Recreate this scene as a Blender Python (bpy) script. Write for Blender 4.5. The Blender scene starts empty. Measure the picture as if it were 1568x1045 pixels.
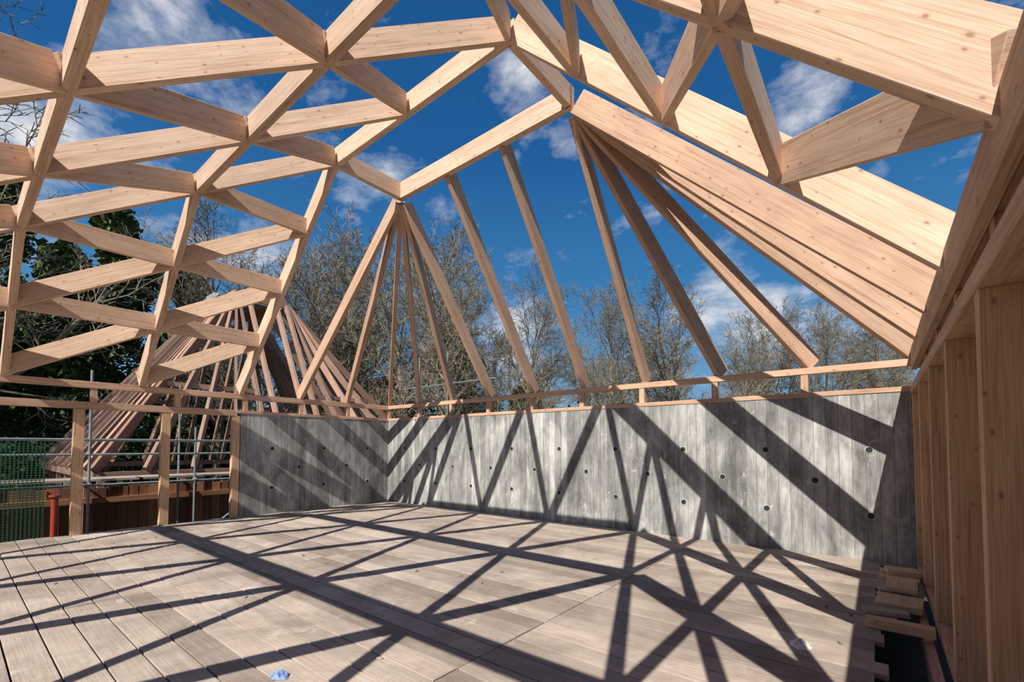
import bpy, math, random
from mathutils import Vector, Matrix, noise as mn
random.seed(7)
S = bpy.context.scene
S.view_settings.view_transform = 'Standard'
COL = S.collection

# ------------------------------------------------------------------ mesh builder
class MB:
    def __init__(s):
        s.v=[]; s.f=[]; s.uv=[]; s.m=[]
    def quad(s, idx, uvs, mat=0):
        s.f.append(idx); s.uv.append(uvs); s.m.append(mat)
    def beam(s, p, q, w, d, ref='bottom', ext=0.0, mat=0, ext2=None):
        p=Vector(p); q=Vector(q)
        ax=(q-p).normalized()
        if ext2 is None: ext2=ext
        p=p-ax*ext; q=q+ax*ext2
        up=Vector((0,0,1))
        if abs(ax.z)>0.999: up=Vector((0,1,0))
        side=ax.cross(up).normalized()
        upv=side.cross(ax).normalized()
        off=Vector((0,0,0))
        if ref=='bottom': off=upv*d/2
        elif ref=='top': off=-upv*d/2
        b=len(s.v)
        L=(q-p).length
        for c in (p,q):
            for (a,e) in ((-1,-1),(1,-1),(1,1),(-1,1)):
                s.v.append(c+off+side*(a*w/2)+upv*(e*d/2))
        u0=random.random()*40; v0=random.random()*40
        s.quad((b+0,b+1,b+5,b+4),[(u0,v0),(u0,v0+w),(u0+L,v0+w),(u0+L,v0)],mat)
        s.quad((b+1,b+2,b+6,b+5),[(u0,v0+w),(u0,v0+w+d),(u0+L,v0+w+d),(u0+L,v0+w)],mat)
        s.quad((b+2,b+3,b+7,b+6),[(u0,v0+w+d),(u0,v0+2*w+d),(u0+L,v0+2*w+d),(u0+L,v0+w+d)],mat)
        s.quad((b+3,b+0,b+4,b+7),[(u0,v0+3),(u0,v0+3+d),(u0+L,v0+3+d),(u0+L,v0+3)],mat)
        s.quad((b+3,b+2,b+1,b+0),[(u0,v0),(u0+w,v0),(u0+w,v0+d),(u0,v0+d)],mat)
        s.quad((b+4,b+5,b+6,b+7),[(u0,v0),(u0+w,v0),(u0+w,v0+d),(u0,v0+d)],mat)
    def box(s, x0,x1,y0,y1,z0,z1, mat=0, along='x'):
        if along=='x': s.beam((x0,(y0+y1)/2,(z0+z1)/2),(x1,(y0+y1)/2,(z0+z1)/2),y1-y0,z1-z0,'c',mat=mat)
        elif along=='y': s.beam(((x0+x1)/2,y0,(z0+z1)/2),((x0+x1)/2,y1,(z0+z1)/2),x1-x0,z1-z0,'c',mat=mat)
        else: s.beam(((x0+x1)/2,(y0+y1)/2,z0),((x0+x1)/2,(y0+y1)/2,z1),x1-x0,y1-y0,'c',mat=mat)
    def tube(s, p, q, r1, r2=None, n=8, mat=0, cap=True):
        p=Vector(p); q=Vector(q); r2=r1 if r2 is None else r2
        ax=(q-p).normalized()
        a=ax.orthogonal().normalized(); c=ax.cross(a)
        b=len(s.v)
        for (o,r) in ((p,r1),(q,r2)):
            for i in range(n):
                t=2*math.pi*i/n
                s.v.append(o+a*(r*math.cos(t))+c*(r*math.sin(t)))
        for i in range(n):
            j=(i+1)%n
            s.quad((b+i,b+j,b+n+j,b+n+i),[(0,0),(1,0),(1,1),(0,1)],mat)
        if cap:
            s.quad(tuple(b+n+i for i in range(n)),[(0,0)]*n,mat)
            s.quad(tuple(b+i for i in reversed(range(n))),[(0,0)]*n,mat)
    def obj(s, name, mats, bevel=0, smooth=False):
        me=bpy.data.meshes.new(name)
        me.from_pydata([tuple(x) for x in s.v],[],s.f)
        uvl=me.uv_layers.new(name='UVMap')
        flat=[]
        for u in s.uv:
            for c in u: flat.extend(c)
        uvl.data.foreach_set('uv',flat)
        me.polygons.foreach_set('material_index',s.m)
        if smooth: me.polygons.foreach_set('use_smooth',[True]*len(s.f))
        for m in mats: me.materials.append(m)
        me.update()
        o=bpy.data.objects.new(name,me); COL.objects.link(o)
        if bevel:
            b=o.modifiers.new('bevel','BEVEL'); b.width=bevel; b.segments=1; b.limit_method='ANGLE'
        return o

# ------------------------------------------------------------------ materials
def newmat(name):
    m=bpy.data.materials.new(name); m.use_nodes=True
    nt=m.node_tree; N=nt.nodes; L=nt.links
    return m,N,L,N['Principled BSDF']
def ramp(N, stops):
    r=N.new('ShaderNodeValToRGB'); e=r.color_ramp.elements
    while len(e)<len(stops): e.new(0.5)
    for i,(p,c) in enumerate(stops):
        e[i].position=p; e[i].color=(c[0],c[1],c[2],1)
    return r
def mapping(N,L,src,scale,loc=(0,0,0)):
    mp=N.new('ShaderNodeMapping'); mp.inputs['Scale'].default_value=scale; mp.inputs['Location'].default_value=loc
    L.new(src,mp.inputs['Vector']); return mp.outputs[0]
def noise(N,L,vec,scale,detail=4,rough=0.55,dist=0):
    n=N.new('ShaderNodeTexNoise'); n.inputs['Scale'].default_value=scale; n.inputs['Detail'].default_value=detail
    n.inputs['Roughness'].default_value=rough; n.inputs['Distortion'].default_value=dist
    L.new(vec,n.inputs['Vector']); return n.outputs['Fac']
def mix(N,L,fac,a,b,mode='MIX'):
    m=N.new('ShaderNodeMix'); m.data_type='RGBA'; m.blend_type=mode
    for s,i in ((fac,0),(a,6),(b,7)):
        if hasattr(s,'is_linked'): L.new(s,m.inputs[i])
        elif isinstance(s,(int,float)): m.inputs[i].default_value=s
        else: m.inputs[i].default_value=(s[0],s[1],s[2],1)
    return m.outputs[2]
def math_(N,L,op,a,b=None,c=None):
    m=N.new('ShaderNodeMath'); m.operation=op
    for i,s in enumerate((a,b,c)):
        if s is None: continue
        if isinstance(s,(int,float)): m.inputs[i].default_value=s
        else: L.new(s,m.inputs[i])
    return m.outputs[0]
def bump(N,L,h,strength,dist,bsdf):
    b=N.new('ShaderNodeBump'); b.inputs['Strength'].default_value=strength; b.inputs['Distance'].default_value=dist
    L.new(h,b.inputs['Height']); L.new(b.outputs[0],bsdf.inputs['Normal'])

def wood_mat(name, light, dark, knot=True, rnd=(0.84,1.10), rough=0.8):
    m,N,L,B=newmat(name)
    uv=N.new('ShaderNodeTexCoord').outputs['UV']
    g1=noise(N,L,mapping(N,L,uv,(0.35,14,1)),2.0,5,0.62,1.2)
    r1=ramp(N,[(0.32,dark),(0.50,light),(0.70,[x*1.10 for x in light])]); L.new(g1,r1.inputs[0])
    g2=noise(N,L,mapping(N,L,uv,(2.0,110,1)),1.5,3,0.6,0.2)
    r2=ramp(N,[(0.32,(0.76,0.71,0.66)),(0.60,(1.04,1.04,1.04))]); L.new(g2,r2.inputs[0])
    c=mix(N,L,0.9,r1.outputs[0],r2.outputs[0],'MULTIPLY')
    g3=noise(N,L,mapping(N,L,uv,(0.9,2.2,1)),1.3,3)
    r3=ramp(N,[(0.3,(0.84,0.81,0.78)),(0.7,(1.10,1.10,1.10))]); L.new(g3,r3.inputs[0])
    c=mix(N,L,0.9,c,r3.outputs[0],'MULTIPLY')
    if knot:
        v=N.new('ShaderNodeTexVoronoi'); v.voronoi_dimensions='2D'; v.inputs['Scale'].default_value=1
        L.new(mapping(N,L,uv,(5.0,10,1)),v.inputs['Vector'])
        sp=N.new('ShaderNodeSeparateColor'); L.new(v.outputs['Color'],sp.inputs[0])
        keep=math_(N,L,'GREATER_THAN',sp.outputs[0],0.58)
        # knot size varies per cell
        szd=math_(N,L,'MULTIPLY_ADD',sp.outputs[1],0.9,0.75)
        dd=math_(N,L,'MULTIPLY',v.outputs['Distance'],szd)
        rk=ramp(N,[(0.045,(1,1,1)),(0.08,(0.5,0.5,0.5)),(0.11,(0.16,0.16,0.16)),(0.2,(0,0,0))]); L.new(dd,rk.inputs[0])
        k=math_(N,L,'MULTIPLY',rk.outputs[0],keep)
        k=math_(N,L,'MULTIPLY',k,0.75)
        c=mix(N,L,k,c,(dark[0]*0.48,dark[1]*0.32,dark[2]*0.25))
    ge=N.new('ShaderNodeNewGeometry')
    mr=N.new('ShaderNodeMapRange'); mr.inputs[3].default_value=rnd[0]; mr.inputs[4].default_value=rnd[1]
    L.new(ge.outputs['Random Per Island'],mr.inputs[0])
    h=N.new('ShaderNodeHueSaturation'); L.new(c,h.inputs['Color']); L.new(mr.outputs[0],h.inputs['Value'])
    L.new(h.outputs[0],B.inputs['Base Color']); B.inputs['Roughness'].default_value=rough
    bump(N,L,g2,0.2,0.003,B)
    return m
M_glulam=wood_mat('larch_laminated_timber',(0.74,0.53,0.385),(0.60,0.385,0.255))
M_raft=wood_mat('douglas_fir_rafter',(0.65,0.43,0.295),(0.49,0.285,0.175))
M_stud=wood_mat('stud_timber',(0.64,0.42,0.26),(0.48,0.27,0.145))
M_old=wood_mat('weathered_roof_timber',(0.46,0.29,0.215),(0.28,0.16,0.11),False,(0.6,1.3))
M_ply=wood_mat('sheathing_board',(0.60,0.43,0.28),(0.46,0.31,0.19),False)
M_rust=wood_mat('retaining_boards',(0.42,0.20,0.115),(0.20,0.09,0.05),False,(0.35,1.3))

def floor_mat():
    m,N,L,B=newmat('scaffold_board_floor')
    tc=N.new('ShaderNodeTexCoord'); uv=tc.outputs['UV']; ob=tc.outputs['Object']
    g=noise(N,L,mapping(N,L,uv,(1.2,60,1)),1.6,4,0.6,0.3)
    r=ramp(N,[(0.3,(0.35,0.285,0.235)),(0.7,(0.51,0.43,0.365))]); L.new(g,r.inputs[0])
    g2=noise(N,L,ob,0.9,7,0.72,0.4); r2=ramp(N,[(0.36,(0.68,0.66,0.64)),(0.60,(1.10,1.09,1.07))]); L.new(g2,r2.inputs[0])
    c=mix(N,L,1.0,r.outputs[0],r2.outputs[0],'MULTIPLY')
    g3=noise(N,L,ob,2.2,6,0.72,0.6); r3=ramp(N,[(0.60,(0,0,0)),(0.68,(1,1,1))]); L.new(g3,r3.inputs[0])
    f=math_(N,L,'MULTIPLY',r3.outputs[0],0.55)
    c=mix(N,L,f,c,(0.60,0.54,0.475))
    g4=noise(N,L,ob,9,6,0.78); r4=ramp(N,[(0.60,(0,0,0)),(0.67,(1,1,1))]); L.new(g4,r4.inputs[0])
    f4=math_(N,L,'MULTIPLY',r4.outputs[0],0.45)
    c=mix(N,L,f4,c,(0.20,0.15,0.115))
    ge=N.new('ShaderNodeNewGeometry')
    mr=N.new('ShaderNodeMapRange'); mr.inputs[3].default_value=0.72; mr.inputs[4].default_value=1.16
    L.new(ge.outputs['Random Per Island'],mr.inputs[0])
    h=N.new('ShaderNodeHueSaturation'); L.new(c,h.inputs['Color']); L.new(mr.outputs[0],h.inputs['Value'])
    L.new(h.outputs[0],B.inputs['Base Color']); B.inputs['Roughness'].default_value=1.0
    B.inputs['Specular IOR Level'].default_value=0.15
    bump(N,L,g,0.3,0.004,B); return m
M_floor=floor_mat()

def concrete_mat():
    m,N,L,B=newmat('board_marked_concrete')
    ob=N.new('ShaderNodeTexCoord').outputs['Object']
    s=N.new('ShaderNodeSeparateXYZ'); L.new(ob,s.inputs[0])
    xy=math_(N,L,'ADD',s.outputs[0],s.outputs[1])
    t=math_(N,L,'DIVIDE',xy,0.155)
    fl=math_(N,L,'FLOOR',t); fr=math_(N,L,'FRACT',t)
    wn=N.new('ShaderNodeTexWhiteNoise'); wn.noise_dimensions='1D'; L.new(fl,wn.inputs['W'])
    e=math_(N,L,'ABSOLUTE',math_(N,L,'SUBTRACT',fr,0.5))
    line=math_(N,L,'GREATER_THAN',e,0.472)
    n1=noise(N,L,mapping(N,L,ob,(1.6,1.6,0.7)),1.2,7,0.7,0.4)
    r=ramp(N,[(0.36,(0.19,0.187,0.178)),(0.5,(0.36,0.355,0.338)),(0.64,(0.58,0.57,0.545))]); L.new(n1,r.inputs[0])
    tone=N.new('ShaderNodeMapRange'); tone.inputs[3].default_value=0.72; tone.inputs[4].default_value=1.16; L.new(wn.outputs['Value'],tone.inputs[0])
    h=N.new('ShaderNodeHueSaturation'); L.new(r.outputs[0],h.inputs['Color']); L.new(tone.outputs[0],h.inputs['Value'])
    n2=noise(N,L,mapping(N,L,ob,(18,18,1.8)),1.0,5,0.7,0.3)
    r2=ramp(N,[(0.3,(0.60,0.60,0.60)),(0.7,(1.22,1.22,1.21))]); L.new(n2,r2.inputs[0])
    c=mix(N,L,0.9,h.outputs[0],r2.outputs[0],'MULTIPLY')
    n3=noise(N,L,mapping(N,L,ob,(1,1,0.7)),4.5,7,0.78,0.8); r3=ramp(N,[(0.59,(0,0,0)),(0.65,(1,1,1))]); L.new(n3,r3.inputs[0])
    c=mix(N,L,math_(N,L,'MULTIPLY',r3.outputs[0],0.45),c,(0.74,0.73,0.71))
    c=mix(N,L,math_(N,L,'MULTIPLY',line,0.6),c,(0.11,0.11,0.105))
    L.new(c,B.inputs['Base Color']); B.inputs['Roughness'].default_value=0.9
    hh=math_(N,L,'SUBTRACT',n2,line)
    bump(N,L,hh,0.5,0.007,B); return m
M_conc=concrete_mat()

def flat_mat(name,c1,c2,scale=6,rough=0.8,metal=0.0,island=None):
    m,N,L,B=newmat(name)
    ob=N.new('ShaderNodeTexCoord').outputs['Object']
    n=noise(N,L,ob,scale,5,0.6)
    r=ramp(N,[(0.3,c1),(0.7,c2)]); L.new(n,r.inputs[0]); out=r.outputs[0]
    if island:
        ge=N.new('ShaderNodeNewGeometry'); mr=N.new('ShaderNodeMapRange'); mr.inputs[3].default_value=island[0]; mr.inputs[4].default_value=island[1]
        L.new(ge.outputs['Random Per Island'],mr.inputs[0])
        h=N.new('ShaderNodeHueSaturation'); L.new(out,h.inputs['Color']); L.new(mr.outputs[0],h.inputs['Value']); out=h.outputs[0]
    L.new(out,B.inputs['Base Color']); B.inputs['Roughness'].default_value=rough; B.inputs['Metallic'].default_value=metal
    return m
M_hole=flat_mat('tie_hole_dark',(0.012,0.012,0.012),(0.03,0.03,0.03))
M_rim=flat_mat('tie_hole_rim',(0.4,0.4,0.39),(0.6,0.6,0.58))
M_steel=flat_mat('galvanised_steel',(0.22,0.27,0.28),(0.38,0.43,0.44),9,0.5,0.4)
M_bark=flat_mat('bark',(0.15,0.125,0.088),(0.31,0.26,0.18),3)
M_ever=flat_mat('evergreen_leaves',(0.028,0.055,0.014),(0.095,0.13,0.03),0.5,0.8,0,(0.4,1.7))
M_bush=flat_mat('shrub_leaves',(0.06,0.07,0.025),(0.13,0.12,0.05),0.5,0.8,0,(0.4,1.5))
M_grass=flat_mat('grass_ground',(0.028,0.038,0.014),(0.08,0.07,0.035),0.3,0.95)
M_earth=flat_mat('dark_earth',(0.03,0.022,0.016),(0.06,0.045,0.032),3,0.95)
M_grey=flat_mat('lead_cap',(0.28,0.29,0.31),(0.4,0.41,0.43),3,0.6)
M_paper=flat_mat('crumpled_paper',(0.58,0.54,0.47),(0.76,0.72,0.64))
M_blue=flat_mat('blue_wrapper',(0.02,0.09,0.35),(0.35,0.45,0.6),40)
M_brick=flat_mat('brick',(0.45,0.17,0.10),(0.55,0.24,0.15),4)
M_tile=flat_mat('roof_tile',(0.12,0.07,0.055),(0.2,0.11,0.08),4)
M_net=flat_mat('green_netting',(0.02,0.09,0.045),(0.04,0.14,0.07),4)
M_red=flat_mat('red_paint',(0.30,0.03,0.015),(0.42,0.06,0.03),4,0.5)

# ------------------------------------------------------------------ dimensions
XL,XR=-11.3,0.37
YB,YF=8.2,-3.0
RX0,RX1=-7.36,-3.42
YA=5.6
ZR,ZP=6.55,2.78
Yc=[4.2,2.4,0.58,-1.2,-3.0]
Zl=[ZP+(ZR-ZP)*j/4 for j in range(5)]
XLj=[XL+(RX0-XL)*j/4 for j in range(5)]
XRj=[XR+(RX1-XR)*j/4 for j in range(5)]

chains=[]
for n in range(5):
    nodes=[]
    for j in range(0,5-n): nodes.append(Vector((XLj[j],Yc[n],Zl[j])))
    a,b=XLj[4-n],XRj[4-n]; k=n+2
    for i in range(1,k): nodes.append(Vector((a+(b-a)*i/k,Yc[n],Zl[4-n])))
    for j in range(4-n,-1,-1): nodes.append(Vector((XRj[j],Yc[n],Zl[j])))
    chains.append(nodes)
mb=MB()
for n in range(4):
    c=chains[n]; i0=4-n; i1=len(c)-1-(4-n)
    mb.beam(c[0],c[i0],0.095,0.31,ext=0.0,ext2=0.04)
    mb.beam(c[i0],c[i1],0.094,0.31,ext=0.0)
    mb.beam(c[i1],c[-1],0.095,0.31,ext=0.04,ext2=0.0)
for n in range(4):
    hi,lo=chains[n],chains[n+1]
    for k in range(len(lo)):
        if k!=0: mb.beam(lo[k],hi[k],0.075,0.30,ext=-0.02)
        if k!=len(lo)-1: mb.beam(lo[k],hi[k+1],0.075,0.30,ext=-0.02)
lat=mb.obj('timber_lattice_roof',[M_glulam],0.004)

mb=MB()
A=Vector((RX0,YA,ZR)); Bp=Vector((RX1,YA,ZR)); D=chains[0][4]; C=chains[0][6]
mb.beam(A,Bp,0.11,0.33,ext=0.05)
mb.beam(A,D,0.10,0.32,ext=-0.03); mb.beam(Bp,C,0.10,0.32,ext=-0.03)
mb.obj('ridge_ring_beams',[M_glulam],0.004)

# fan rafters
mb=MB()
ps=1.3
RD=0.26
dz=Vector((0,0,0.06))
for x in (RX0,RX0-ps,RX0-2*ps,XL): mb.beam((x,YB+0.05,ZP),A-dz,0.09,RD,ext=0.02,ext2=-0.05)
for y in (YB-ps,YB-2*ps): mb.beam((XL-0.03,y,ZP),A-dz,0.09,RD,ext=0.02,ext2=-0.05)
for i in (1,2):
    x=RX0+(RX1-RX0)*i/3; mb.beam((x,YB+0.05,ZP),(x,YA,ZR-0.02),0.09,RD,ext=0.02,ext2=0)
for x in (RX1,RX1+ps,RX1+2*ps,XR): mb.beam((x,YB+0.05,ZP),Bp-dz,0.09,RD,ext=0.02,ext2=-0.05)
mb.beam((XR+0.03,YB-ps,ZP),Bp-dz,0.085,0.27,ext2=-0.05)
mb.beam((XR+0.03,YB-2*ps,ZP),Bp-dz,0.095,0.33,ext2=-0.05)
mb.obj('fan_rafters',[M_raft],0.004)

# wall plates (ladder) all round
YL=4.20
mb=MB()
T=0.14
mb.box(XL-T,XR+T,YB,YB+0.12,2.70,2.80,along='x')
mb.box(XL-T,XL,YF,YB,2.68,2.80,along='y')
mb.box(XL-T,XR+T,YF-T,YF,2.68,2.80,along='x')
mb.box(XR,XR+0.06,YF,YB,2.64,2.92,along='y')
mb.box(XR+0.06,XR+T+0.05,YF,YB,2.66,2.76,along='y')
mb.box(XL-T,XR+T,YB-0.012,YB+0.16,2.35,2.42,along='x')
mb.box(XL-T-0.02,XL+0.012,YL-0.1,YB,2.35,2.42,along='y')
mb.box(XL-T,XL,YF,YL-0.1,2.29,2.42,along='y')
mb.box(XL-T,XR+T,YF-T,YF,2.29,2.42,along='x')
mb.box(XR-0.01,XR+0.17,YF,YB,2.32,2.42,along='y')
xs=[RX0+ps*i for i in range(-2,6)]
for x in xs: mb.box(x-0.05,x+0.05,YB+0.01,YB+0.11,2.42,2.70,along='z')
ys=[YB-ps*i for i in range(1,9)]
for y in ys:
    mb.box(XL-0.12,XL-0.01,y-0.05,y+0.05,2.42,2.68,along='z')
    mb.box(XR+0.061,XR+0.17,y-0.05,y+0.05,2.42,2.66,along='z')
for x in xs: mb.box(x-0.05,x+0.05,YF-0.12,YF-0.01,2.42,2.68,along='z')
mb.box(XL-0.11,XL-0.01,YB+0.01,YB+0.11,2.42,2.70,along='z')
mb.obj('wall_plate_frame',[M_raft],0.004)

mb=MB()
for i in range(6):
    y=YL-0.09-ps*i
    if y>YF: mb.box(XL-0.14,XL-0.005,y-0.075,y+0.075,0.0,2.285,along='z')
mb.obj('timber_post_row',[M_stud],0.004)
mb=MB()
for x in xs[:-1]+[XL+0.1]: mb.box(x-0.06,x+0.06,YF-0.14,YF,0.0,2.28,along='z')
mb.obj('wall_front',[M_stud],0.004)

# right stud wall
mb=MB()
for i in range(0,9):
    y=YB-ps*i-0.02 if i else YB-0.12
    mb.box(XR,XR+0.18,y-0.05,y+0.05,0.05,2.32,along='z')
    if i: mb.box(XR+0.10,XR+0.18,y+0.60,y+0.66,0.05,2.32,along='z')
mb.box(XR,XR+0.18,YF,YB-0.18,-0.02,0.05,along='y')
for i in range(10):
    mb.box(XR+0.181,XR+0.20,YF+i*1.12,YF+(i+1)*1.12-0.006,-0.2,2.78,mat=1,along='z')
mb.obj('wall_right',[M_stud,M_ply],0.003)

# concrete walls
def tie(mb,c,nrm):
    c=Vector(c); n=Vector(nrm)
    mb.tube(c-n*0.01,c+n*0.006,0.052,0.050,18,mat=1)
    mb.tube(c+n*0.0,c+n*0.0075,0.042,0.042,18,mat=2)
mb=MB()
mb.box(XL-0.3,XR+0.2,YB,YB+0.3,-0.4,2.35)
i=0
x=-0.10
while x>XL+0.3:
    if i%2==0:
        for z in (1.55,0.62): tie(mb,(x,YB,z),(0,-1,0))
    else: tie(mb,(x,YB,1.09),(0,-1,0))
    x-=0.65; i+=1
mb.obj('wall_back',[M_conc,M_rim,M_hole])
mb=MB()
mb.box(XL-0.3,XL,YL,YB,-0.4,2.35,along='y')
i=0; y=YB-0.7
while y>4.4:
    if i%2==0:
        for z in (1.55,0.62): tie(mb,(XL,y,z),(1,0,0))
    else: tie(mb,(XL,y,1.09),(1,0,0))
    y-=0.65; i+=1
mb.obj('wall_left',[M_conc,M_rim,M_hole])

# floor
mb=MB()
bw=0.225; y=YB-bw; r=0
while y>YF-0.1:
    end=XR-0.02
    if 3.2<y<7.95: end=random.choice([0.02,0.06,0.1,0.14,0.04,-0.02])-0.03
    xsn=[XL-0.15,-10.2,-6.3,-2.4,end]
    for a,b in zip(xsn[:-1],xsn[1:]):
        z=random.uniform(-0.003,0.003)
        mb.box(a+0.005,b-0.005,y+0.006,y+bw-0.006,-0.04+z,0.0+z)
    y-=bw
mb.obj('floor',[M_floor],0.003)
mb=MB()
for i in range(24):
    x=XL+0.1+i*0.5
    if x<XR: mb.box(x-0.03,x+0.03,YF,YB-0.01,-0.26,-0.045,along='y')
mb.obj('floor_joists',[M_old])
mb=MB(); mb.box(XL-0.2,XR+0.25,YF-0.2,YB,-2.6,-0.45)
mb.obj('foundation_slab',[M_earth])

def offcut(cx,cy,z,lx,ly,lz,rot,mat=None):
    mb=MB(); mb.box(-lx/2,lx/2,-ly/2,ly/2,0,lz,along='x' if lx>ly else 'y')
    o=mb.obj('timber_offcut',[mat or M_ply],0.003); o.location=(cx,cy,z); o.rotation_euler=(0,0,rot)
offcut(0.17,7.35,0.004,0.36,0.22,0.07,0.05)
offcut(0.15,7.02,0.004,0.38,0.24,0.07,-0.04)
offcut(0.19,7.18,0.076,0.30,0.24,0.06,0.12)
offcut(0.14,6.60,0.004,0.36,0.48,0.06,0.06,M_floor)
offcut(0.17,6.58,0.066,0.26,0.56,0.05,-0.05)
offcut(0.13,6.02,0.004,0.36,0.42,0.06,-0.08)
offcut(0.11,5.2,0.004,0.46,0.12,0.08,-0.02,M_stud)
offcut(0.02,5.65,0.004,0.34,0.14,0.04,0.2,M_floor)
def crumple(name,loc,rx,ry,h,mat,seed):
    random.seed(seed); mb=MB(); n=9
    for i in range(n):
        for j in range(n):
            u=i/(n-1)*2-1; v=j/(n-1)*2-1
            d=max(abs(u),abs(v)); l=math.hypot(u,v)+1e-6
            k=d/l*random.uniform(0.85,1.1)
            z=0 if d>0.98 else h*(1-d*0.6)*random.uniform(0.3,1)
            mb.v.append(Vector((u*k*rx,v*k*ry,z+0.004)))
    for i in range(n-1):
        for j in range(n-1):
            a=i*n+j; mb.quad((a,a+n,a+n+1,a+1),[(0,0)]*4)
    o=mb.obj(name,[mat]); o.location=loc
crumple('crumpled_paper',(-0.52,4.35,0),0.08,0.11,0.05,M_paper,3)
crumple('blue_plastic_wrapper',(-3.28,1.50,0),0.08,0.06,0.04,M_blue,4)
mb=MB(); random.seed(12)
for i in range(60):
    x=random.uniform(-10,0); y=random.uniform(0.5,7.9); a=random.uniform(0,3.14); l=random.uniform(0.015,0.04)
    d=Vector((math.cos(a)*l,math.sin(a)*l,0))
    mb.beam(Vector((x,y,0.004))-d,Vector((x,y,0.004))+d,0.016,0.010)
mb.obj('wood_chip_litter',[M_floor])

# ------------------------------------------------------------------ second building
mb=MB(); random.seed(5)
cx,cy=-20.3,7.6; hx,hy=1.6,0.9; zr=7.2; bx,by=5.0,5.2; zb=0.9
R=[Vector((cx-hx,cy-hy,zr)),Vector((cx+hx,cy-hy,zr)),Vector((cx+hx,cy+hy,zr)),Vector((cx-hx,cy+hy,zr))]
for i in range(4): mb.beam(R[i],R[(i+1)%4],0.12,0.3,ext=0.05)
def rb(p,q,w=0.09,d=0.24): mb.beam(p,q,w,d)
for sx,sy,k in ((-1,-1,0),(1,-1,1),(1,1,2),(-1,1,3)):
    c=R[k]
    for i in range(5):
        y=cy+sy*(by-i*1.05); rb((cx+sx*bx,y,zb),c)
        x=cx+sx*(bx-i*0.95)
        rb((x,cy+sy*by,zb),c)
    for t in (0.4,0.7):
        for i in range(4):
            f=lambda i:(Vector((cx+sx*bx,cy+sy*(by-i*1.05),zb))).lerp(c,t)
            rb(f(i),f(i+1),0.07,0.15)
            g=lambda i:(Vector((cx+sx*(bx-i*0.95),cy+sy*by,zb))).lerp(c,t)
            rb(g(i),g(i+1),0.07,0.15)
for x in (-1,0,1): 
    rb((cx+x*1.1,cy-by,zb),(cx+x*1.1,cy-hy,zr)); rb((cx+x*1.1,cy+by,zb),(cx+x*1.1,cy+hy,zr))
for y in (-0.5,0.5):
    rb((cx+bx,cy+y,zb),(cx+hx,cy+y,zr)); rb((cx-bx,cy+y,zb),(cx-hx,cy+y,zr))
P=[(cx-bx,cy-by),(cx+bx,cy-by),(cx+bx,cy+by),(cx-bx,cy+by)]
for i in range(4):
    a=P[i]; b=P[(i+1)%4]
    mb.beam((a[0],a[1],zb-0.15),(b[0],b[1],zb-0.15),0.15,0.2)
    for t in range(6):
        u=t/6; x=a[0]+(b[0]-a[0])*u; y=a[1]+(b[1]-a[1])*u
        mb.beam((x,y,-2.6),(x,y,zb-0.15),0.14,0.14)
mb.box(cx-hx-0.2,cx+0.4,cy-hy-0.2,cy+hy+0.2,zr+0.3,zr+0.42,mat=1)
mb.box(cx-hx,cx-hx+1.0,cy-hy,cy+hy,zr+0.42,zr+0.7,mat=1)
mb.obj('neighbouring_roof_frame',[M_old,M_grey])

# scaffold + retaining boards
mb=MB(); random.seed(9)
sxp=-13.6
for y in [-4+2.0*i for i in range(6)]:
    for x in (sxp,sxp-1.3):
        mb.tube((x,y,-2.6),(x,y,1.9+random.choice([0,0.2,1.4])),0.026)
    mb.tube((sxp+0.2,y,0.78),(sxp-1.5,y,0.78),0.026)
for z in (1.75,1.42,0.74):
    mb.tube((sxp,-4.5,z),(sxp,6.6,z),0.026)
mb.tube((sxp-1.3,-4.5,1.75),(sxp-1.3,6.6,1.75),0.026)
mb.tube((sxp,-4,-2.3),(sxp,0,0.7),0.026); mb.tube((sxp,2,-2.3),(sxp,6,0.7),0.026)
for k in range(5):
    for j in range(3):
        mb.box(sxp-1.25+k*0.24,sxp-1.03+k*0.24,-4.0+j*3.5+random.uniform(-0.1,0.1),-0.53+j*3.5,0.82,0.86,mat=1,along='y')
for x in (-15.5,-17.5):
    mb.tube((x,14.5,-2.6),(x,14.5,6.0),0.03)
for z in (2.5,4.5): mb.tube((-12.5,14.5,z),(-19,14.5,z),0.03)
mb.obj('tube_scaffold',[M_steel,M_floor])
mb=MB()
for i in range(60):
    y=-5+i*0.21
    mb.box(-15.12,-15.06+random.uniform(-0.02,0.03),y,y+0.195,-2.6,0.62+random.uniform(-0.05,0.03),along='z')
mb.box(-15.06,-14.98,-5,7.4,0.2,0.34,along='y')
mb.obj('timber_retaining_wall',[M_rust])
mb=MB(); random.seed(21)
for k in range(4):
    for j in range(7):
        mb.beam((-12.6+j*0.11,-2.2+random.uniform(-.1,.1),-2.6+k*0.24),(-12.6+j*0.11,0.9+random.uniform(-.1,.1),-2.6+k*0.24),0.09,0.18)
mb.obj('timber_stack',[M_rust])
mb=MB()
z=-2.3
while z<1.7:
    mb.box(-13.405,-13.40,-4.3,1.3,z,z+0.018,along='y'); z+=0.05
y=-4.3
while y<1.3:
    mb.box(-13.40,-13.395,y,y+0.016,-2.3,1.7,along='z'); y+=0.06
mb.obj('green_debris_netting',[M_net])
mb=MB()
mb.tube((-12.7,1.38,-2.6),(-12.7,1.38,0.60),0.055,n=14); mb.tube((-12.7,1.38,0.60),(-12.7,1.38,0.64),0.09,n=14); mb.tube((-12.7,1.38,-2.6),(-12.7,1.38,-2.55),0.18,n=14)
mb.obj('red_steel_prop',[M_red])

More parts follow.
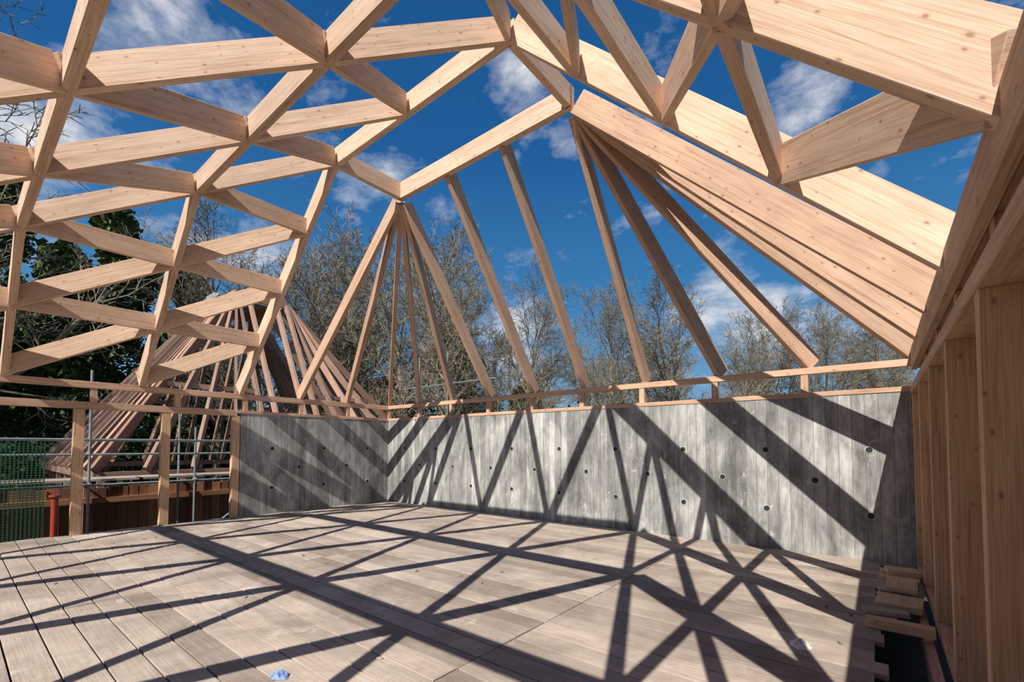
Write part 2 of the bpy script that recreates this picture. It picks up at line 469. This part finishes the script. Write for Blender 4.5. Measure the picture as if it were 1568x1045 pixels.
# small house
mb=MB()
hx0,hy0=-33,21
mb.box(hx0-4,hx0+4,hy0-3,hy0+3,-2.6,4.6,mat=0)
b=len(mb.v)
for p in ((-4.4,-3.5,4.5),(4.4,-3.5,4.5),(4.4,3.5,4.5),(-4.4,3.5,4.5),(-4.4,0,7.0),(4.4,0,7.0)): mb.v.append(Vector((hx0+p[0],hy0+p[1],p[2])))
for f in ((0,1,5,4),(2,3,4,5),(0,4,3),(1,2,5),(3,2,1,0)): mb.quad(tuple(b+i for i in f),[(0,0)]*len(f),1)
mb.box(hx0-2.8,hx0-2.0,hy0-0.4,hy0+0.4,6,8,mat=2)
for xx in (-2.5,0.5,2.5): mb.box(hx0+xx-0.5,hx0+xx+0.5,hy0-3.06,hy0-2.98,2.2,3.6,mat=3)
mb.obj('brick_house',[M_brick,M_tile,M_brick,M_hole])

# ------------------------------------------------------------------ terrain
n=70; ext=110
me=MB()
for i in range(n+1):
    for j in range(n+1):
        x=-ext+2*ext*i/n-5; y=-ext+2*ext*j/n+5
        rr=math.hypot(x+5,y-3)
        t=max(0,min(1,(rr-22)/45)); t=t*t*(3-2*t)
        z=-2.6+t*5.5*(1+0.3*mn.noise(Vector((x*0.03,y*0.03,0))))+0.15*mn.noise(Vector((x*0.3,y*0.3,2)))
        if rr<14: z=-2.62
        me.v.append(Vector((x,y,z)))
for i in range(n):
    for j in range(n):
        a=i*(n+1)+j; me.quad((a,a+n+1,a+n+2,a+1),[(0,0)]*4)
me.obj('ground',[M_grass],smooth=True)

# ------------------------------------------------------------------ trees
def make_tree(seed,H=14.0):
    rnd=random.Random(seed); mb=MB()
    def branch(p,d,L,r,lev):
        ns=(7,4,3,2,1)[lev]; nsides=(7,5,3,3,3)[lev]
        pts=[(p,r)]; dd=d.copy()
        wob=(0.06,0.16,0.22,0.28,0.3)[lev]
        for i in range(ns):
            dd=(dd+Vector((rnd.gauss(0,wob),rnd.gauss(0,wob),rnd.gauss(0,wob)+(0.06 if lev else 0.1)))).normalized()
            rn=max(r*(1-(i+1)/ns*(0.7 if lev else 0.8)),0.006)
            q=pts[-1][0]+dd*(L/ns)
            mb.tube(pts[-1][0],q,pts[-1][1],rn,nsides,cap=False); pts.append((q,rn))
        if lev==4: return
        nc=(20,10,7,5)[lev]
        lo=(0.2,0.2,0.15,0.1)[lev]
        for c in range(nc):
            t=lo+(1-lo)*(c+rnd.random()*0.8)/nc; t=min(t,0.999)
            i=int(t*ns); f=t*ns-i
            pp=pts[i][0].lerp(pts[i+1][0],f); rr=pts[i][1]*(1-f)+pts[i+1][1]*f
            ax=(pts[i+1][0]-pts[i][0]).normalized()
            o=ax.orthogonal().normalized(); o.rotate(Matrix.Rotation(c*2.4+rnd.random()*0.9,3,ax))
            ang=rnd.uniform(0.45,0.85) if lev else rnd.uniform(0.5,0.95)*(1.1-0.55*t)
            nd=(ax*math.cos(ang)+o*math.sin(ang)).normalized()
            nl=L*(0.5 if lev else 0.44)*rnd.uniform(0.65,1.15)*(1.15-0.5*t)
            branch(pp,nd,nl,max(rr*0.55,0.0115),lev+1)
    branch(Vector((0,0,0)),Vector((0,0,1)),H*0.9,H*0.015,0)
    m=bpy.data.meshes.new('bare_tree')
    m.from_pydata([tuple(x) for x in mb.v],[],mb.f); m.materials.append(M_bark); m.update()
    zmax=max(v.z for v in mb.v)
    return m,zmax
variants=[make_tree(s) for s in (11,23,37,51)]
def put_tree(x,y,h,k,rot=None):
    m,zm=variants[k%4]
    rr=math.hypot(x+5,y-3); t=max(0,min(1,(rr-22)/45)); t=t*t*(3-2*t); z0=-2.7+t*4.5
    o=bpy.data.objects.new('bare_tree',m); COL.objects.link(o)
    s=(h-2.6-z0)/zm; o.location=(x,y,z0); o.scale=(s*1.12,s*1.12,s); o.rotation_euler=(0,0,rot if rot is not None else k*1.7+x)
L1=[(-34.3,11.2,19),(-31.6,13.3,18),(-29.2,15.2,19.0),(-26.7,17.2,20.5),(-24.1,19.2,17.5),(-21.7,21.1,19),(-18.4,23.7,16),(-13.5,27.6,15.5),(-11,29.6,15),(-7.6,32.2,12.5),(-4.5,34.6,14.5),(-2.2,36.5,14.5),(0.5,38.7,12.5),(4,41,13)]
for i,(x,y,h) in enumerate(L1): put_tree(x,y,h,i)
random.seed(31)
for i in range(26):
    lat_=(-27+i*2.3+random.uniform(-1,1))*1.4; zf=42+random.uniform(-4,8)
    hh=random.uniform(17,23) if i<11 else random.uniform(12.5,17)
    if i>=6 and i%5!=3: put_tree(-0.62*zf+0.785*lat_,0.785*zf+0.62*lat_,hh,i+2)
put_tree(-27.5,-0.2,29,1); put_tree(-20,-10,22,3)

def leaves(name,blobs,mat,size,seed):
    rnd=random.Random(seed); mb=MB()
    for (c,rad,cnt) in blobs:
        c=Vector(c)
        for _ in range(cnt):
            d=Vector((rnd.gauss(0,1),rnd.gauss(0,1),rnd.gauss(0,1))).normalized()
            k=rnd.uniform(0.6,1.0)*(1+0.35*mn.noise(d*2.2+c))
            p=c+Vector((d.x*rad[0],d.y*rad[1],d.z*rad[2]))*k
            a=Vector((rnd.gauss(0,1),rnd.gauss(0,1),rnd.gauss(0,1))).normalized()
            b=a.orthogonal().normalized(); s=size*rnd.uniform(0.5,1.3)
            i=len(mb.v); mb.v+= [p-a*s,p+b*s*0.5,p+a*s,p-b*s*0.5]
            mb.quad((i,i+1,i+2,i+3),[(0,0)]*4)
    return mb.obj(name,[mat])
def evergreen(x,y,h,r,seed,mat=M_ever,z0=-2.6,cnt=5000):
    rnd=random.Random(seed); bl=[]
    nb=9
    for i in range(nb):
        t=i/(nb-1); rr=r*(1-0.75*t)
        bl.append(((x+rnd.uniform(-1,1)*rr*0.5,y+rnd.uniform(-1,1)*rr*0.5,z0+1+t*(h-2)),(rr*0.9,rr*0.9,h/nb*1.1),cnt//nb))
    return leaves('evergreen_tree',bl,mat,0.25,seed)
evergreen(-42,1.0,21,6,1,cnt=14000); evergreen(-39,6.5,19,5.5,2,cnt=14000); evergreen(-45,-5,23,7,3,cnt=14000)
evergreen(-36,3.5,15,5,4,cnt=12000); evergreen(-39,11.5,17,5,5,cnt=11000); evergreen(-33,-1,12,5,12,cnt=11000)
evergreen(-26,26,12.5,2.6,6,cnt=4500); evergreen(-20.5,27.5,9.5,3,7,cnt=4500); evergreen(-30,18,11,3,9,cnt=4500)
random.seed(77)
bl=[]
for i in range(44):
    lat_=-44+i*2.0; zf=36+random.uniform(-3,3)
    x=-0.62*zf+0.785*lat_; y=0.785*zf+0.62*lat_
    h=random.uniform(2.4,4.2)
    bl.append(((x,y,1.4),(2.2,2.2,h),800))
leaves('hedgerow',bl,M_bush,0.2,8)
bl=[((-27+random.uniform(-2,2),-12+i*1.6,-0.5),(2.2,2.2,random.uniform(2.5,4.5)),1200) for i in range(13)]
leaves('dark_shrubs',bl,M_ever,0.16,10)

# ------------------------------------------------------------------ sun
Ld=Vector((-0.20,1.0,-1.0))
sd=bpy.data.lights.new('sun','SUN'); sd.energy=6.1; sd.angle=math.radians(0.4); sd.color=(1.0,0.955,0.885)
so=bpy.data.objects.new('sun',sd); so.rotation_euler=Ld.to_track_quat('-Z','Y').to_euler(); so.location=(3,-12,14); COL.objects.link(so)

# ------------------------------------------------------------------ world
w=bpy.data.worlds.new('sky'); S.world=w; w.use_nodes=True
N=w.node_tree.nodes; L=w.node_tree.links; bg=N['Background']
dirv=N.new('ShaderNodeTexCoord').outputs['Generated']
sp=N.new('ShaderNodeSeparateXYZ'); L.new(dirv,sp.inputs[0])
gr=ramp(N,[(0.0,(0.30,0.48,0.62)),(0.12,(0.17,0.39,0.63)),(0.30,(0.052,0.23,0.51)),(0.55,(0.017,0.12,0.35)),(0.9,(0.010,0.075,0.24))])
L.new(sp.outputs[2],gr.inputs[0])
cl=noise(N,L,mapping(N,L,dirv,(1,1,2.0)),5.5,9,0.62,0.15)
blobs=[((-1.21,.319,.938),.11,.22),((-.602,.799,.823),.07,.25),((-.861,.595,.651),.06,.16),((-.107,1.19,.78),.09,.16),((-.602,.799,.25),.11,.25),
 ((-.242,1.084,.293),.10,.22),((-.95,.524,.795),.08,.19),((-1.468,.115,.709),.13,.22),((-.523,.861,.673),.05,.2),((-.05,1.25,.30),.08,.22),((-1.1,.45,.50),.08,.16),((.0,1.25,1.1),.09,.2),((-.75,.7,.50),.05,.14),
 ((-.9,-1.0,.5),.32,.25),((1.2,-.2,.55),.34,.25),((1.0,.7,.45),.2,.2),((0.5,-1.0,0.35),.3,.22)]  # unseen clouds behind the camera, added as white fill for bluish shadows
tot=None
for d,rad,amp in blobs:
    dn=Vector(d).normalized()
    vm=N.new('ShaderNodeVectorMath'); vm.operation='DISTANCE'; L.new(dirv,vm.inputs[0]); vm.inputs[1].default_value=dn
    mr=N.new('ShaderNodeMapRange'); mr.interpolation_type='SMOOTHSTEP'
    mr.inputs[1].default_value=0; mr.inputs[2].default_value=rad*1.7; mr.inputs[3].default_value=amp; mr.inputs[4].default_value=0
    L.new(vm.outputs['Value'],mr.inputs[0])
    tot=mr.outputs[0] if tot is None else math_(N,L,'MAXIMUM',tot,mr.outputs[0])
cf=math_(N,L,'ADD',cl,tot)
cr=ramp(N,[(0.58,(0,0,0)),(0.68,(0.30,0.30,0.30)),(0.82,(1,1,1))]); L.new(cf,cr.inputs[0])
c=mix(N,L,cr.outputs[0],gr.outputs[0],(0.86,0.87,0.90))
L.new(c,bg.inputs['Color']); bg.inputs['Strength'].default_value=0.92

# ------------------------------------------------------------------ camera
cd=bpy.data.cameras.new('camera'); cd.sensor_width=36; cd.lens=16.0; cd.shift_y=0.0875; cd.clip_start=0.05; cd.clip_end=500
co=bpy.data.objects.new('camera',cd); co.location=(0,0,1.6); co.rotation_euler=(math.radians(92),0,math.radians(38.8)); COL.objects.link(co)
S.camera=co
